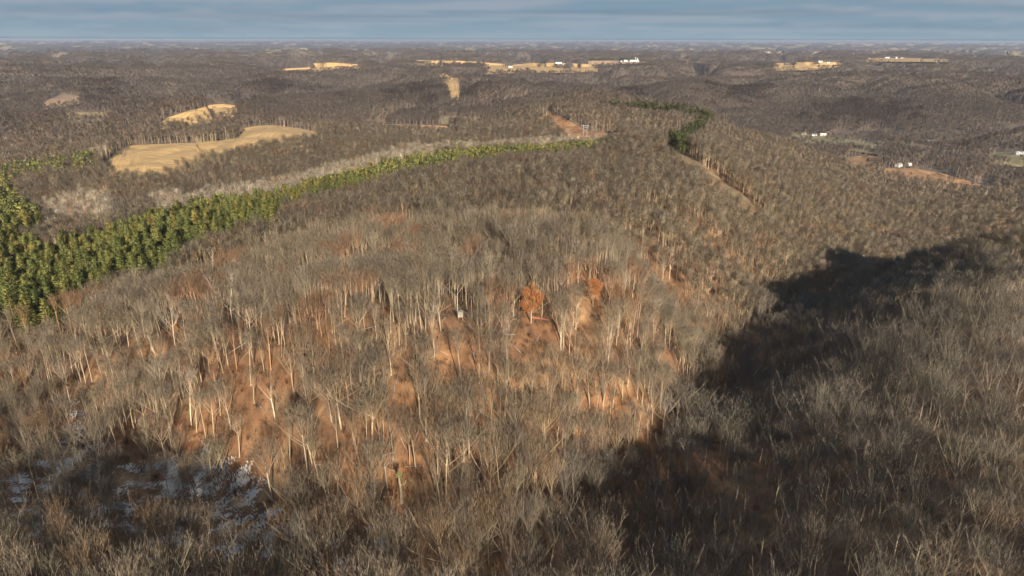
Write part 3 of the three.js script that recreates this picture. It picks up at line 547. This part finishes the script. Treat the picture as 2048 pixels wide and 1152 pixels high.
// beyond: stands of trees, each copy a patch of woodland some fifty metres wide that follows the slope
{
  const stands = [0, 1, 2, 3].map((k) => { const g = new GB(), r = rngOf(500 + k); for (let i = 0; i < 26; i++) { const t = domeTree(600 + k * 40 + i, { ...STYLES[i % 8], sides: 3, limbs: 0, blades: 36, tl: 3.6, w: 0.7, h: 19 + 5 * r() }), ox = (r() - 0.5) * 56, oz = (r() - 0.5) * 56, c = 0.75 + 0.5 * r(); for (const s of [t]) { for (let q = 0; q < s.p.length; q += 3) g.p.push(s.p[q] + ox, s.p[q + 1], s.p[q + 2] + oz); g.n.push(...s.n); for (const e of s.c) g.c.push(e * c); } } return g.geo(); });
  const list = [];
  pick(50, 2700, 9800, 0.68, (x, z, d) => {
    if (isCleared(x, z)) return;
    if (d > 4500 && far_(x, z) > 0.2) return;
    const h = height(x, z), gx = (height(x + 25, z) - height(x - 25, z)) / 50, gz = (height(x, z + 25) - height(x, z - 25)) / 50, a = Math.floor(rnd() * 4) * Math.PI / 2, c = Math.cos(a), s = Math.sin(a);
    const m = new THREE.Matrix4().set(c, 0, s, x, gx * c - gz * s, 1, gx * s + gz * c, h, -s, 0, c, z, 0, 0, 0, 1);
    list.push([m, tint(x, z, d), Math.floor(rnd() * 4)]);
  });
  scatter(wood, 'distant_stands', stands, list, barkMat);
  console.log('stands', list.length);
}
// pines
const pineMat = new THREE.MeshStandardMaterial({ vertexColors: true, roughness: 0.9 });
{
  pines.sort((a, b) => a.d - b.d);
  const grp = new THREE.Group(); grp.name = 'pine_plantation'; tag(grp, 'belt of green pines running along the left flank of the hill', 'pine trees', null, 'stuff'); scene.add(grp);
  const geoN = pineNear.map((t) => ({ trunk: t.trunk.geo(), crown: t.crown.geo(), all: t.trunk.join(t.crown).geo() })), geoL = pineLow.map((t) => t.trunk.join(t.crown).geo());
  const tones = [[1, 1, 1], [1.2, 1.1, 1.0], [0.82, 0.9, 0.82]].map((c) => new THREE.MeshStandardMaterial({ vertexColors: true, roughness: 0.9, color: new THREE.Color().setRGB(...c) }));
  const pr = {}, lN = [], lL = []; let n = 0;
  for (const p of pines) {
    const s = (0.72 + 0.55 * rnd()) * (!p.dark && p.d > 600 && p.x < -0.5 * -p.z ? 1.2 : 1), turn = rnd() * 6.283, v = Math.floor(rnd() * 5), tone = Math.floor(rnd() * 3), y = height(p.x, p.z);
    if (n < 300 && !p.dark && inFrame(p.x, y + 8, p.z, 0.99)) {
      const P = V(p.x, y, p.z).project(camera), where = P.x < -0.93 ? 'at the left edge of the picture' : P.y > 0.2 ? 'in the far part of the belt' : 'in the wide near part of the belt', PT = ['green', 'yellowish green', 'deep green'][tone], label = `${PT} pine tree ${where}`, group = `${PT} pines ${where}`, id = v + '_' + tone + where; let o;
      if (pr[id]) { o = pr[id].clone(); o.name = numbered('pine_tree'); scene.add(o); } else {
        o = pr[id] = thing('pine_tree', label, 'pine tree', V(0, 0, 0), 0, group);
        meshOf('trunk', geoN[v].trunk, tones[tone], o); meshOf('crown', geoN[v].crown, tones[tone], o);
      }
      o.position.set(p.x, y, p.z); o.rotation.y = turn; o.scale.set(s * 1.08, s * 1.0, s * 1.08); n++;
    } else {
      const k = p.dark ? 0.42 : 0.8 + 0.5 * rnd(), yel = !p.dark && rnd() > 0.6 ? 1.35 : 1, e = [placeMatrix(p.x, p.z, turn, s * 1.05, s * (p.dark ? 1.1 : 1.0), 0.03), [k * yel, k * (yel > 1 ? 1.12 : 1), k], 0];
      if (p.d < 620) { e[2] = v; lN.push(e); } else { e[2] = v % 3; lL.push(e); }
    }
  }
  scatter(grp, 'nearer_pines', geoN.map((g) => g.all), lN, pineMat); scatter(grp, 'farther_pines', geoL, lL, pineMat);
  console.log('pines', pines.length, n);
}
// brush under the trees
{
  const geos = [0, 1, 2].map((k) => { const r = rngOf(700 + k), g = new GB(); for (let i = 0; i < 90; i++) g.blade(V((r() - 0.5) * 2.2, r() * 0.9, (r() - 0.5) * 2.2), bend(V((r() - 0.5) * 0.9, 1, (r() - 0.5) * 0.9).normalize(), r, 0.6, 0), 0.7 + 1.6 * r(), 0.05, r, [0.25, 0.16, 0.095]); return g.geo(); });
  const grp = new THREE.Group(); grp.name = 'underbrush'; tag(grp, 'brown and rusty brush between the trunks', 'underbrush', null, 'stuff'); scene.add(grp);
  scatter(grp, 'brush', geos, shrubs.filter(([x, z]) => !inAny(openings, x, z)).map(([x, z], i) => { const w = fbm(noiseC, x / 40, z / 40, 2), s = 0.45 + 0.8 * rnd(); return [placeMatrix(x, z, rnd() * 6.28, s * 1.3, s), w > 0.1 ? [1.25, 0.85, 0.6] : [0.8, 0.8, 0.8], i % 3]; }), barkMat);
}
{
  const geos = [0, 1, 2, 3].map((k) => { const r = rngOf(740 + k), g = new GB(); for (let i = 0; i < 9; i++) { const p = V((r() - 0.5) * 4.4, -0.2, (r() - 0.5) * 4.4), d = bend(V(0, 1, 0), r, 0.35, 0), L = 3 + 6 * r(); g.blade(p, d, L, 0.075, r, LIMB); for (let t = 0; t < 9; t++) g.blade(p.clone().addScaledVector(d, L * (0.35 + 0.6 * r())), bend(d, r, 1.2, 0.25), 0.6 + 1.2 * r(), 0.035, r, TWIG); } return g.geo(); });
  const grp = new THREE.Group(); grp.name = 'sapling_thicket'; tag(grp, 'thin grey saplings growing between the taller bare trees', 'saplings', null, 'stuff'); scene.add(grp);
  const list = []; pick(6.5, 60, 430, 0.86, (x, z, d) => { if (inAny(openings, x, z) || isCleared(x, z) || inAny(pineBelt, x, z) || rnd() > 0.5 + 0.9 * fbm(noiseA, x / 30, z / 30, 2)) return; const s = 0.6 + 0.7 * rnd(); list.push([placeMatrix(x, z, rnd() * 6.28, s, s), tint(x, z, d), Math.floor(rnd() * 4)]); });
  scatter(grp, 'saplings', geos, list, barkMat);
  console.log('saplings', list.length);
}
{
  const geos = [0, 1, 2].map((k) => { const r = rngOf(770 + k), g = new GB(), L = 3.5 + 2 * k; g.tube([V(-L / 2, 0.16, 0), V(0, 0.24, 0.15), V(L / 2, 0.3, 0)], [0.15, 0.11, 0.03], 4, [0.33, 0.29, 0.24]); for (let i = 0; i < 5; i++) { const p = V((r() - 0.2) * L * 0.6, 0.2, 0); g.tube([p, p.clone().add(V(0.4 + r(), 0.6 * r(), (r() - 0.5) * 2))], [0.05, 0.001], 3, [0.3, 0.26, 0.21]); } return g.geo(); });
  const tuft = [0, 1].map((k) => { const r = rngOf(780 + k), g = new GB(); for (let i = 0; i < 34; i++) g.blade(V((r() - 0.5) * 1.6, -0.05, (r() - 0.5) * 1.6), bend(V(0, 1, 0), r, 1.3, 0), 0.35 + 0.7 * r(), 0.05, r, r() < 0.5 ? [0.2, 0.12, 0.07] : [0.13, 0.1, 0.075]); return g.geo(); });
  const grp = new THREE.Group(); grp.name = 'fallen_branches'; tag(grp, 'fallen grey branches and low dead growth lying on the leaf litter', 'fallen branches', null, 'stuff'); scene.add(grp);
  const logs = [], low_ = [];
  pick(7, 90, 330, 0.8, (x, z, d) => { if (inAny(SNOWS, x, z) || rightHill.has(x, z)) return; if (rnd() < 0.4) { const gx = height(x + 1, z) - height(x - 1, z), gz = height(x, z + 1) - height(x, z - 1), a = rnd() * 6.283, up = V(-gx / 2, 1, -gz / 2).normalize(); logs.push([new THREE.Matrix4().compose(V(x, height(x, z), z), new THREE.Quaternion().setFromUnitVectors(V(0, 1, 0), up).multiply(new THREE.Quaternion().setFromAxisAngle(V(0, 1, 0), a)), V(1, 1, 1).multiplyScalar(0.6 + 0.6 * rnd())), [1, 1, 1], Math.floor(rnd() * 3)]); } });
  pick(2.6, 110, 300, 0.7, (x, z, d) => { if (inAny(SNOWS, x, z) || rightHill.has(x, z) || rnd() > 0.55 + 0.7 * noiseC(x / 14, z / 14)) return; const s = 0.6 + 0.9 * rnd(); low_.push([placeMatrix(x, z, rnd() * 6.28, s, s), [1, 1, 1], Math.floor(rnd() * 2)]); });
  scatter(grp, 'branches', geos, logs, barkMat); scatter(grp, 'dead_growth', tuft, low_, barkMat);
  console.log('logs', logs.length, low_.length);
}
console.log('bare', bare.length, inst.near.length, inst.mid.length, inst.low.length, 'shrubs', shrubs.length);

// ---------------------------------------------------------------- trees that stand out
const leafTones = [[0.3, 0.112, 0.034], [0.22, 0.08, 0.027], [0.37, 0.15, 0.05]];
function leafyOak(px, py, scale, label, seed) {
  const t = bareTree(seed, { fork: 0.3, spread: 0.95, r: 0.3, segs: 5, sides: 6, bsegs: 3, n: [6, 8, 6, 3], tl: 1.2, w: 0.035, h: 17 }), r = rngOf(seed + 1), leaves = new GB();
  for (let c = 0; c < 95; c++) { const q = V(r() * 2 - 1, r() * 1.9 - 0.9, r() * 2 - 1).normalize().multiplyScalar(0.35 + 0.65 * Math.pow(r(), 0.5)), e = V(q.x * 4.6, 10.6 + q.y * 5.4, q.z * 4.6), n0 = 34 + 14 * r(); for (let i = 0; i < n0; i++) leaves.leaf(e.clone().add(V((r() - 0.5) * 1.9, (r() - 0.5) * 1.5, (r() - 0.5) * 1.9)), V(r() - 0.5, r() * 0.9, r() - 0.5 + 0.4).normalize(), 0.13 + 0.1 * r(), r, leafTones[Math.floor(r() * 3)]); }
  const o = thing('oak_tree', label, 'tree', at(px, py), 0);
  meshOf('trunk', t.trunk.geo(), barkMat, o); meshOf('branches', t.crown.geo(), barkMat, o); meshOf('foliage', leaves.geo(), barkMat, o);
  o.scale.setScalar(scale);
  return o;
}
leafyOak(1062, 646, 0.9, 'rounded oak keeping dense bright orange leaves right of the hunting blind', 801);
leafyOak(1186, 612, 0.68, 'smaller oak with orange leaves and a gap in its crown, right of the brighter one', 803);
leafyOak(606, 572, 0.5, 'low oak tree with rusty orange leaves left of the centre of the hill', 805);
leafyOak(1780, 745, 0.45, 'small rusty leaved oak among grey crowns on the right hillside', 807);
const paleBark = new THREE.MeshStandardMaterial({ vertexColors: true, roughness: 0.9, color: new THREE.Color().setRGB(1.75, 1.85, 2.0) });
function paleTree(name, label, px, py, scale, st, seed, turn = 0) {
  const t = bareTree(seed, { segs: 6, sides: 6, bsegs: 3, tl: 1.2, w: 0.04, ...st }), o = thing(name, label, 'tree', at(px, py), turn);
  meshOf('trunk', t.trunk.geo(), paleBark, o); meshOf('crown', t.crown.geo(), paleBark, o); o.scale.setScalar(scale);
  return o;
}
paleTree('birch_tree', 'slender white trunked tree near the pines at left', 427, 562, 0.8, { fork: 0.62, spread: 0.4, r: 0.3, n: [3, 5, 4, 4] }, 811);
paleTree('pale_tree', 'bare tree with a pale whitish rounded crown at left of the slope', 350, 690, 0.8, { fork: 0.42, spread: 1.0, n: [6, 9, 8, 10] }, 813);
paleTree('pale_tree', 'bare tree with a broad whitish crown, wider than its pale neighbour', 466, 652, 0.86, { fork: 0.4, spread: 1.15, n: [6, 9, 8, 10] }, 815);
paleTree('pale_tree', 'forked white barked tree right of the orange oaks foot', 1122, 700, 0.72, { fork: 0.4, spread: 0.6, n: [3, 5, 4, 4] }, 817);
paleTree('pale_tree', 'white barked tree with crooked arms standing upright on the rusty slope', 550, 835, 0.55, { fork: 0.5, spread: 0.8, r: 0.34, n: [3, 4, 2, 2] }, 819);
paleTree('dead_tree', 'bleached dead tree with bare white limbs on the right of the upper hill', 1302, 470, 0.6, { fork: 0.45, spread: 1.1, r: 0.3, n: [5, 5, 2, 2] }, 821);
{
  const o = thing('dead_snag', 'thick broken dead trunk with a mossy top at the lower centre', 'dead tree', at(803, 1005)), g = new GB(), m = new GB(), r = rngOf(831);
  g.tube([V(0, -0.4, 0), V(0.1, 2, 0), V(0, 4.6, 0.1), V(-0.2, 7, 0), V(-0.25, 8.2, 0)], [0.5, 0.4, 0.36, 0.3, 0.16], 7, [0.3, 0.24, 0.17]);
  g.tube([V(0, 5, 0), V(1.2, 5.7, 0.2), V(1.6, 7, 0.2)], [0.18, 0.12, 0.04], 5, [0.3, 0.24, 0.17]);
  for (let i = 0; i < 160; i++) m.leaf(V((r() - 0.5) * 1.3 - 0.2, 8 + (r() - 0.5) * 1.3, (r() - 0.5) * 1.3), V(r() - 0.5, r(), r() - 0.5).normalize(), 0.2, r, [0.2, 0.19, 0.07]);
  meshOf('trunk', g.geo(), barkMat, o); meshOf('moss', m.geo(), barkMat, o);
}
{
  const o = thing('fallen_log', 'reddish fallen log lying across the slope below the orange oak', 'log', at(1082, 640), -0.35), g = new GB(), q = new GB();
  g.tube([V(-3.4, 0.5, 0), V(-1, 0.55, 0.1), V(3.2, 0.35, 0)], [0.3, 0.27, 0.17], 7, [0.42, 0.17, 0.11]);
  q.tube([V(1, 0.5, 0), V(2, 1.5, 0.6)], [0.1, 0.02], 5, [0.42, 0.17, 0.11]); q.tube([V(-0.5, 0.5, 0), V(-1.1, 1.4, -0.5)], [0.1, 0.02], 5, [0.42, 0.17, 0.11]);
  meshOf('trunk', g.geo(), barkMat, o); meshOf('branch_stub', q.geo(), barkMat, o);
}
// ---------------------------------------------------------------- hunting blind, power line, farms
const box = (w, h, d, x, y, z) => { const g = new THREE.BoxGeometry(w, h, d); g.translate(x, y, z); return g; };
{
  const o = thing('hunting_blind', 'small pale box blind on legs at the top of the bare clearing', 'hunting blind', at(921, 641), 0.12), pale = std(0.34, 0.3, 0.24), dark = std(0.05, 0.045, 0.04), woodM = std(0.25, 0.18, 0.11);
  meshOf('cabin', box(1.6, 1.55, 1.6, 0, 2.2, 0), pale, o); meshOf('roof', box(1.85, 0.09, 1.85, 0, 3.03, 0), std(0.3, 0.28, 0.25), o);
  for (const [x, z] of [[-0.7, -0.7], [0.7, -0.7], [-0.7, 0.7], [0.7, 0.7]]) meshOf('leg', box(0.12, 1.6, 0.12, x, 0.62, z), woodM, o);
  meshOf('floor_frame', box(1.7, 0.1, 1.7, 0, 1.37, 0), woodM, o);
  for (const x of [-0.36, 0.36]) meshOf('window', box(0.42, 0.22, 0.03, x, 2.5, 0.815), dark, o);
  meshOf('window', box(0.03, 0.22, 0.7, -0.815, 2.5, 0), dark, o);
}
const steel = std(0.34, 0.36, 0.38, 0.6, { metalness: 0.2 }), poleWood = std(0.42, 0.37, 0.3), glassM = std(0.4, 0.42, 0.42, 0.3);
const rod = (a, b, r, sides = 6) => { const d = V().subVectors(b, a), g = new THREE.CylinderGeometry(r, r, d.length(), sides); g.translate(0, d.length() / 2, 0); g.applyQuaternion(new THREE.Quaternion().setFromUnitVectors(V(0, 1, 0), d.normalize())); g.translate(a.x, a.y, a.z); return g; };
function hFrame(label, px, py, h, half, arm, turn, mat, braced) {
  const o = thing('power_line_tower', label, 'power tower', at(px, py), turn);
  for (const s of [-1, 1]) meshOf('pole', rod(V(s * half, -1, 0), V(s * half * 0.92, h, 0), 0.28), mat, o);
  meshOf('crossarm', box(arm * 2, 0.45, 0.4, 0, h - 1.8, 0.3), mat, o);
  if (braced) { meshOf('crossarm', box(half * 2.6, 0.35, 0.35, 0, h - 4.4, 0.3), mat, o); for (const s of [-1, 1]) { meshOf('brace', rod(V(-s * half, h * 0.3, 0), V(s * half, h - 5, 0), 0.16), mat, o); meshOf('knee_brace', rod(V(s * half, h - 0.2, 0), V(s * arm * 0.9, h - 1.9, 0), 0.12), mat, o); } }
  for (const k of [-0.92, 0, 0.92]) meshOf('insulator', rod(V(k * arm, h - 1.9, 0.3), V(k * arm, h - 3.3, 0.3), 0.13), glassM, o);
  return o;
}
hFrame('grey cross braced power line tower standing at the rusty clearing', 1170, 273, 18, 3.0, 5.2, 0.1, steel, true);
hFrame('double pole power line tower in front of the dark pines on the ridge', 1351, 300, 15.5, 2.6, 5.4, 0.5, steel, true);
hFrame('pair of wooden power poles at the top of the far clearing', 1069, 224, 17, 3.0, 4.2, 0.2, poleWood, false);
{
  const o = thing('utility_pole', 'single wooden pole on the tan part of the far clearing', 'utility pole', at(1093, 240));
  meshOf('pole', rod(V(0, -1, 0), V(0, 15, 0), 0.22), poleWood, o); meshOf('crossarm', box(3.2, 0.25, 0.2, 0, 14, 0.2), poleWood, o);
}
const white = std(0.8, 0.8, 0.78, 0.7), offWhite = std(0.66, 0.64, 0.6, 0.8), greyRoof = std(0.3, 0.3, 0.31, 0.6), brownRoof = std(0.2, 0.13, 0.1), whiteRoof = std(0.75, 0.76, 0.77, 0.5), darkPane = std(0.04, 0.045, 0.05, 0.2), tanWall = std(0.5, 0.42, 0.32);
function building(name, label, category, px, py, w, d, h, rise, wall, roof, turn = 0, nWin = 3) {
  const o = thing(name, label, category, at(px, py), turn);
  meshOf('wall', box(w, h + 1.5, d, 0, h / 2 - 0.75, 0), wall, o);
  for (const s of [-1, 1]) { const run = d / 2 + 0.5, g = new THREE.BoxGeometry(w + 1, 0.25, Math.hypot(run, rise)); g.rotateX(s * Math.atan2(rise, run)); g.translate(0, h + rise / 2 + 0.15, s * run / 2); meshOf('roof', g, roof, o); }
  for (const s of [-1, 1]) { const sh = new THREE.Shape([new THREE.Vector2(-d / 2, 0), new THREE.Vector2(d / 2, 0), new THREE.Vector2(0, rise)]), g = new THREE.ExtrudeGeometry(sh, { depth: 0.2, bevelEnabled: false }); g.rotateY(Math.PI / 2); g.translate(s * (w / 2 - 0.12) - 0.1, h, 0); meshOf('gable', g, wall, o); }
  for (let i = 0; i < nWin; i++) meshOf('window', box(w / nWin * 0.3, h * 0.3, 0.08, (i + 0.5) / nWin * w - w / 2, h * 0.55, d / 2 + 0.05), darkPane, o);
  meshOf('door', box(Math.min(4, w * 0.12), h * 0.7, 0.1, w * 0.02, h * 0.35, d / 2 + 0.07), darkPane, o);
  return o;
}
function silo(label, px, py, r, h) {
  const o = thing('silo', label, 'silo', at(px, py)), c = new THREE.CylinderGeometry(r, r, h + 1, 16); c.translate(0, h / 2 - 0.5, 0);
  meshOf('shell', c, offWhite, o); const dm = new THREE.SphereGeometry(r * 1.02, 16, 8, 0, 6.284, 0, Math.PI / 2); dm.scale(1, 0.7, 1); dm.translate(0, h, 0); meshOf('dome', dm, whiteRoof, o);
  const hoops = new GB(); for (let k = 1; k < 6; k++) { const ring = [...Array(17)].map((_, i) => V(Math.cos(i / 16 * 6.2832) * r * 1.01, h * k / 6, Math.sin(i / 16 * 6.2832) * r * 1.01)); hoops.tube(ring, ring.map(() => 0.1), 4, [1, 1, 1]); }
  meshOf('hoop', hoops.geo(), greyRoof, o);
}
building('barn', 'long low white barn left on the wide tan ridge field', 'barn', 1117, 127, 46, 16, 5.5, 4, white, whiteRoof, 0.05, 8);
building('farmhouse', 'white farmhouse right of the long low barn on the ridge', 'house', 1136, 127.5, 16, 11, 6, 4, offWhite, greyRoof, 0.2, 3);
building('farmhouse', 'white house beside dark conifers at the left end of the ridge farms', 'house', 1021, 136.5, 18, 12, 6, 4.5, white, whiteRoof, -0.2, 3);
building('shed', 'small grey shed below the farmhouse on the wide tan field', 'shed', 1132, 132, 14, 9, 4, 2.5, offWhite, greyRoof, 0.3, 2);
building('dairy_barn', 'longest white dairy barn beside the silos on the far ridge', 'barn', 1268, 123, 64, 22, 6.5, 5, white, whiteRoof, 0.04, 10);
building('barn', 'shorter white barn left of the dairy barn on the far ridge', 'barn', 1251, 123, 26, 18, 6.5, 5, white, whiteRoof, 0.1, 4);
building('shed', 'small white shed at the left end of the dairy farm', 'shed', 1242, 123.5, 13, 10, 4.5, 3, offWhite, whiteRoof, 0, 2);
silo('taller pale silo behind the dairy barn', 1271, 121.5, 3.2, 24); silo('shorter pale silo right of the taller one at the dairy barn', 1275, 121.5, 3, 19);
building('barn', 'white barn at the right end of the bright tan field', 'barn', 1640, 125, 30, 14, 7, 5, white, whiteRoof, 0.15, 5);
building('shed', 'low white shed right of the barn by the bright tan field', 'shed', 1656, 126, 20, 12, 4, 3, white, whiteRoof, -0.1, 3);
building('barn', 'white barn at the left of the farm on the right ridge', 'barn', 1774, 117, 34, 16, 6, 5, white, whiteRoof, 0, 5);
building('farmhouse', 'tall white farmhouse in the middle of the farm on right ridge', 'house', 1792, 117, 15, 12, 9, 5, white, greyRoof, 0.2, 3);
building('shed', 'long blue grey shed at the right of the farm on the ridge', 'shed', 1804, 117, 36, 14, 5, 3.5, offWhite, greyRoof, 0.1, 5);
building('farmhouse', 'lone white house near the right edge of the horizon', 'house', 1991, 115, 22, 14, 6, 5, white, whiteRoof, 0, 3);
building('barn', 'far white barn on the horizon plain right of the dairy farm', 'barn', 1534, 106, 80, 26, 9, 6, white, whiteRoof, 0, 6);
building('house', 'brown roofed house in the right valley behind the hill flank', 'house', 1605, 270, 16, 10, 4, 3.2, tanWall, brownRoof, 0.3, 3);
building('house', 'white house right of the brown roofed one in the valley', 'house', 1628, 273, 13, 9, 4.2, 3, white, greyRoof, -0.2, 3);
building('shed', 'long white roofed shed right of the valley houses', 'shed', 1645, 271, 18, 9, 3.4, 2.2, tanWall, whiteRoof, 0.1, 3);
building('house', 'grey roofed house below the valley conifers', 'house', 1797, 333, 11, 8, 3.6, 2.8, offWhite, greyRoof, 0.5, 3);
building('shed', 'small pale shed right of the grey roofed house in the valley', 'shed', 1818, 331, 6, 5, 2.8, 1.8, white, whiteRoof, 0.2, 1);
building('house', 'white house at the right edge above the green meadow', 'house', 2038, 311, 15, 9, 4.5, 3.4, white, whiteRoof, -0.2, 3);
building('house', 'grey farm building among the valley trees', 'house', 1862, 285, 22, 10, 3.5, 3, offWhite, greyRoof, 0.1, 4);
// dark spruces that stand alone
{
  const t = pineTree(900, 16, 7, 12, 20), T = t.trunk.geo(), C = t.crown.geo(), m = new THREE.MeshStandardMaterial({ vertexColors: true, roughness: 0.9, color: new THREE.Color().setRGB(0.55, 0.62, 0.62) });
  let first = null;
  const spruce = (px, py, s, label, group) => { let o; if (!first) { o = first = thing('spruce_tree', label, 'spruce', V(0, 0, 0), 0, group); meshOf('trunk', T, m, o); meshOf('crown', C, m, o); } else { o = first.clone(); o.name = numbered('spruce_tree'); o.userData = {}; tag(o, label, 'spruce', group); scene.add(o); } o.position.copy(at(px, py)); o.rotation.y = px; o.scale.setScalar(s); };
  for (const [x, y, k] of [[1785, 308, 1.2], [1793, 310, 1.45], [1801, 312, 1.35], [1808, 308, 1.5], [1815, 312, 1.25], [1822, 316, 1.05]]) spruce(x, y, k, 'dark spruce in the clump at the middle of the right valley', 'spruces in the right valley');
  for (const [x, y, k] of [[1007, 136, 1], [1011, 136.5, 0.85], [1015, 136, 0.7]]) spruce(x, y, k, 'dark spruce beside the white house at the left end of the ridge farms', 'spruces beside the ridge house');
  spruce(1967, 106, 1.6, 'lone dark tree standing on the right horizon');
  spruce(962, 342, 0.9, 'dark gap toothed spruce standing in the middle of the pine belt');
}
{
  const grp = new THREE.Group(); grp.name = 'conifer_windbreak'; tag(grp, 'dark row of conifers behind the dairy barn with another clump to its right', 'windbreak', null, 'stuff'); scene.add(grp);
  const list = [], r = rngOf(950);
  const row = (x0, x1, y0, y1, n, s) => { for (let i = 0; i < n; i++) { const p = at(lerp(x0, x1, r()), lerp(y0, y1, r())); list.push([placeMatrix(p.x, p.z, r() * 6, s * 1.3, s * (0.8 + 0.4 * r())), [0.42, 0.5, 0.52], i % 3]); } };
  row(1178, 1272, 121.6, 122.4, 150, 1.15); row(1514, 1546, 133, 138, 120, 1.25); row(1205, 1270, 104, 104.5, 60, 1.2); row(1905, 1912, 118, 119, 12, 1.1);
  scatter(grp, 'conifers', pineLow.map((t) => t.trunk.join(t.crown).geo()), list, pineMat);
}
{
  const g = new THREE.IcosahedronGeometry(1, 2), p = g.attributes.position; for (let i = 0; i < p.count; i++) { const v = V().fromBufferAttribute(p, i), k = 1 + 0.3 * noiseA(v.x * 2, v.y * 2 + v.z); p.setXYZ(i, v.x * k * 9, v.y * k * 2.2, v.z * k * 4); } g.computeVertexNormals();
  const o = thing('rock_outcrop', 'pale rock outcrop showing on the dark wooded hillside across the valley', 'rock', at(1768, 244), 0.5);
  meshOf('rock', g, std(0.42, 0.37, 0.31), o); const h2 = g.clone(); h2.scale(0.5, 0.9, 0.7); h2.translate(8, 2, -1); meshOf('ledge', h2, std(0.36, 0.32, 0.27), o);
}

renderer.render(scene, camera);
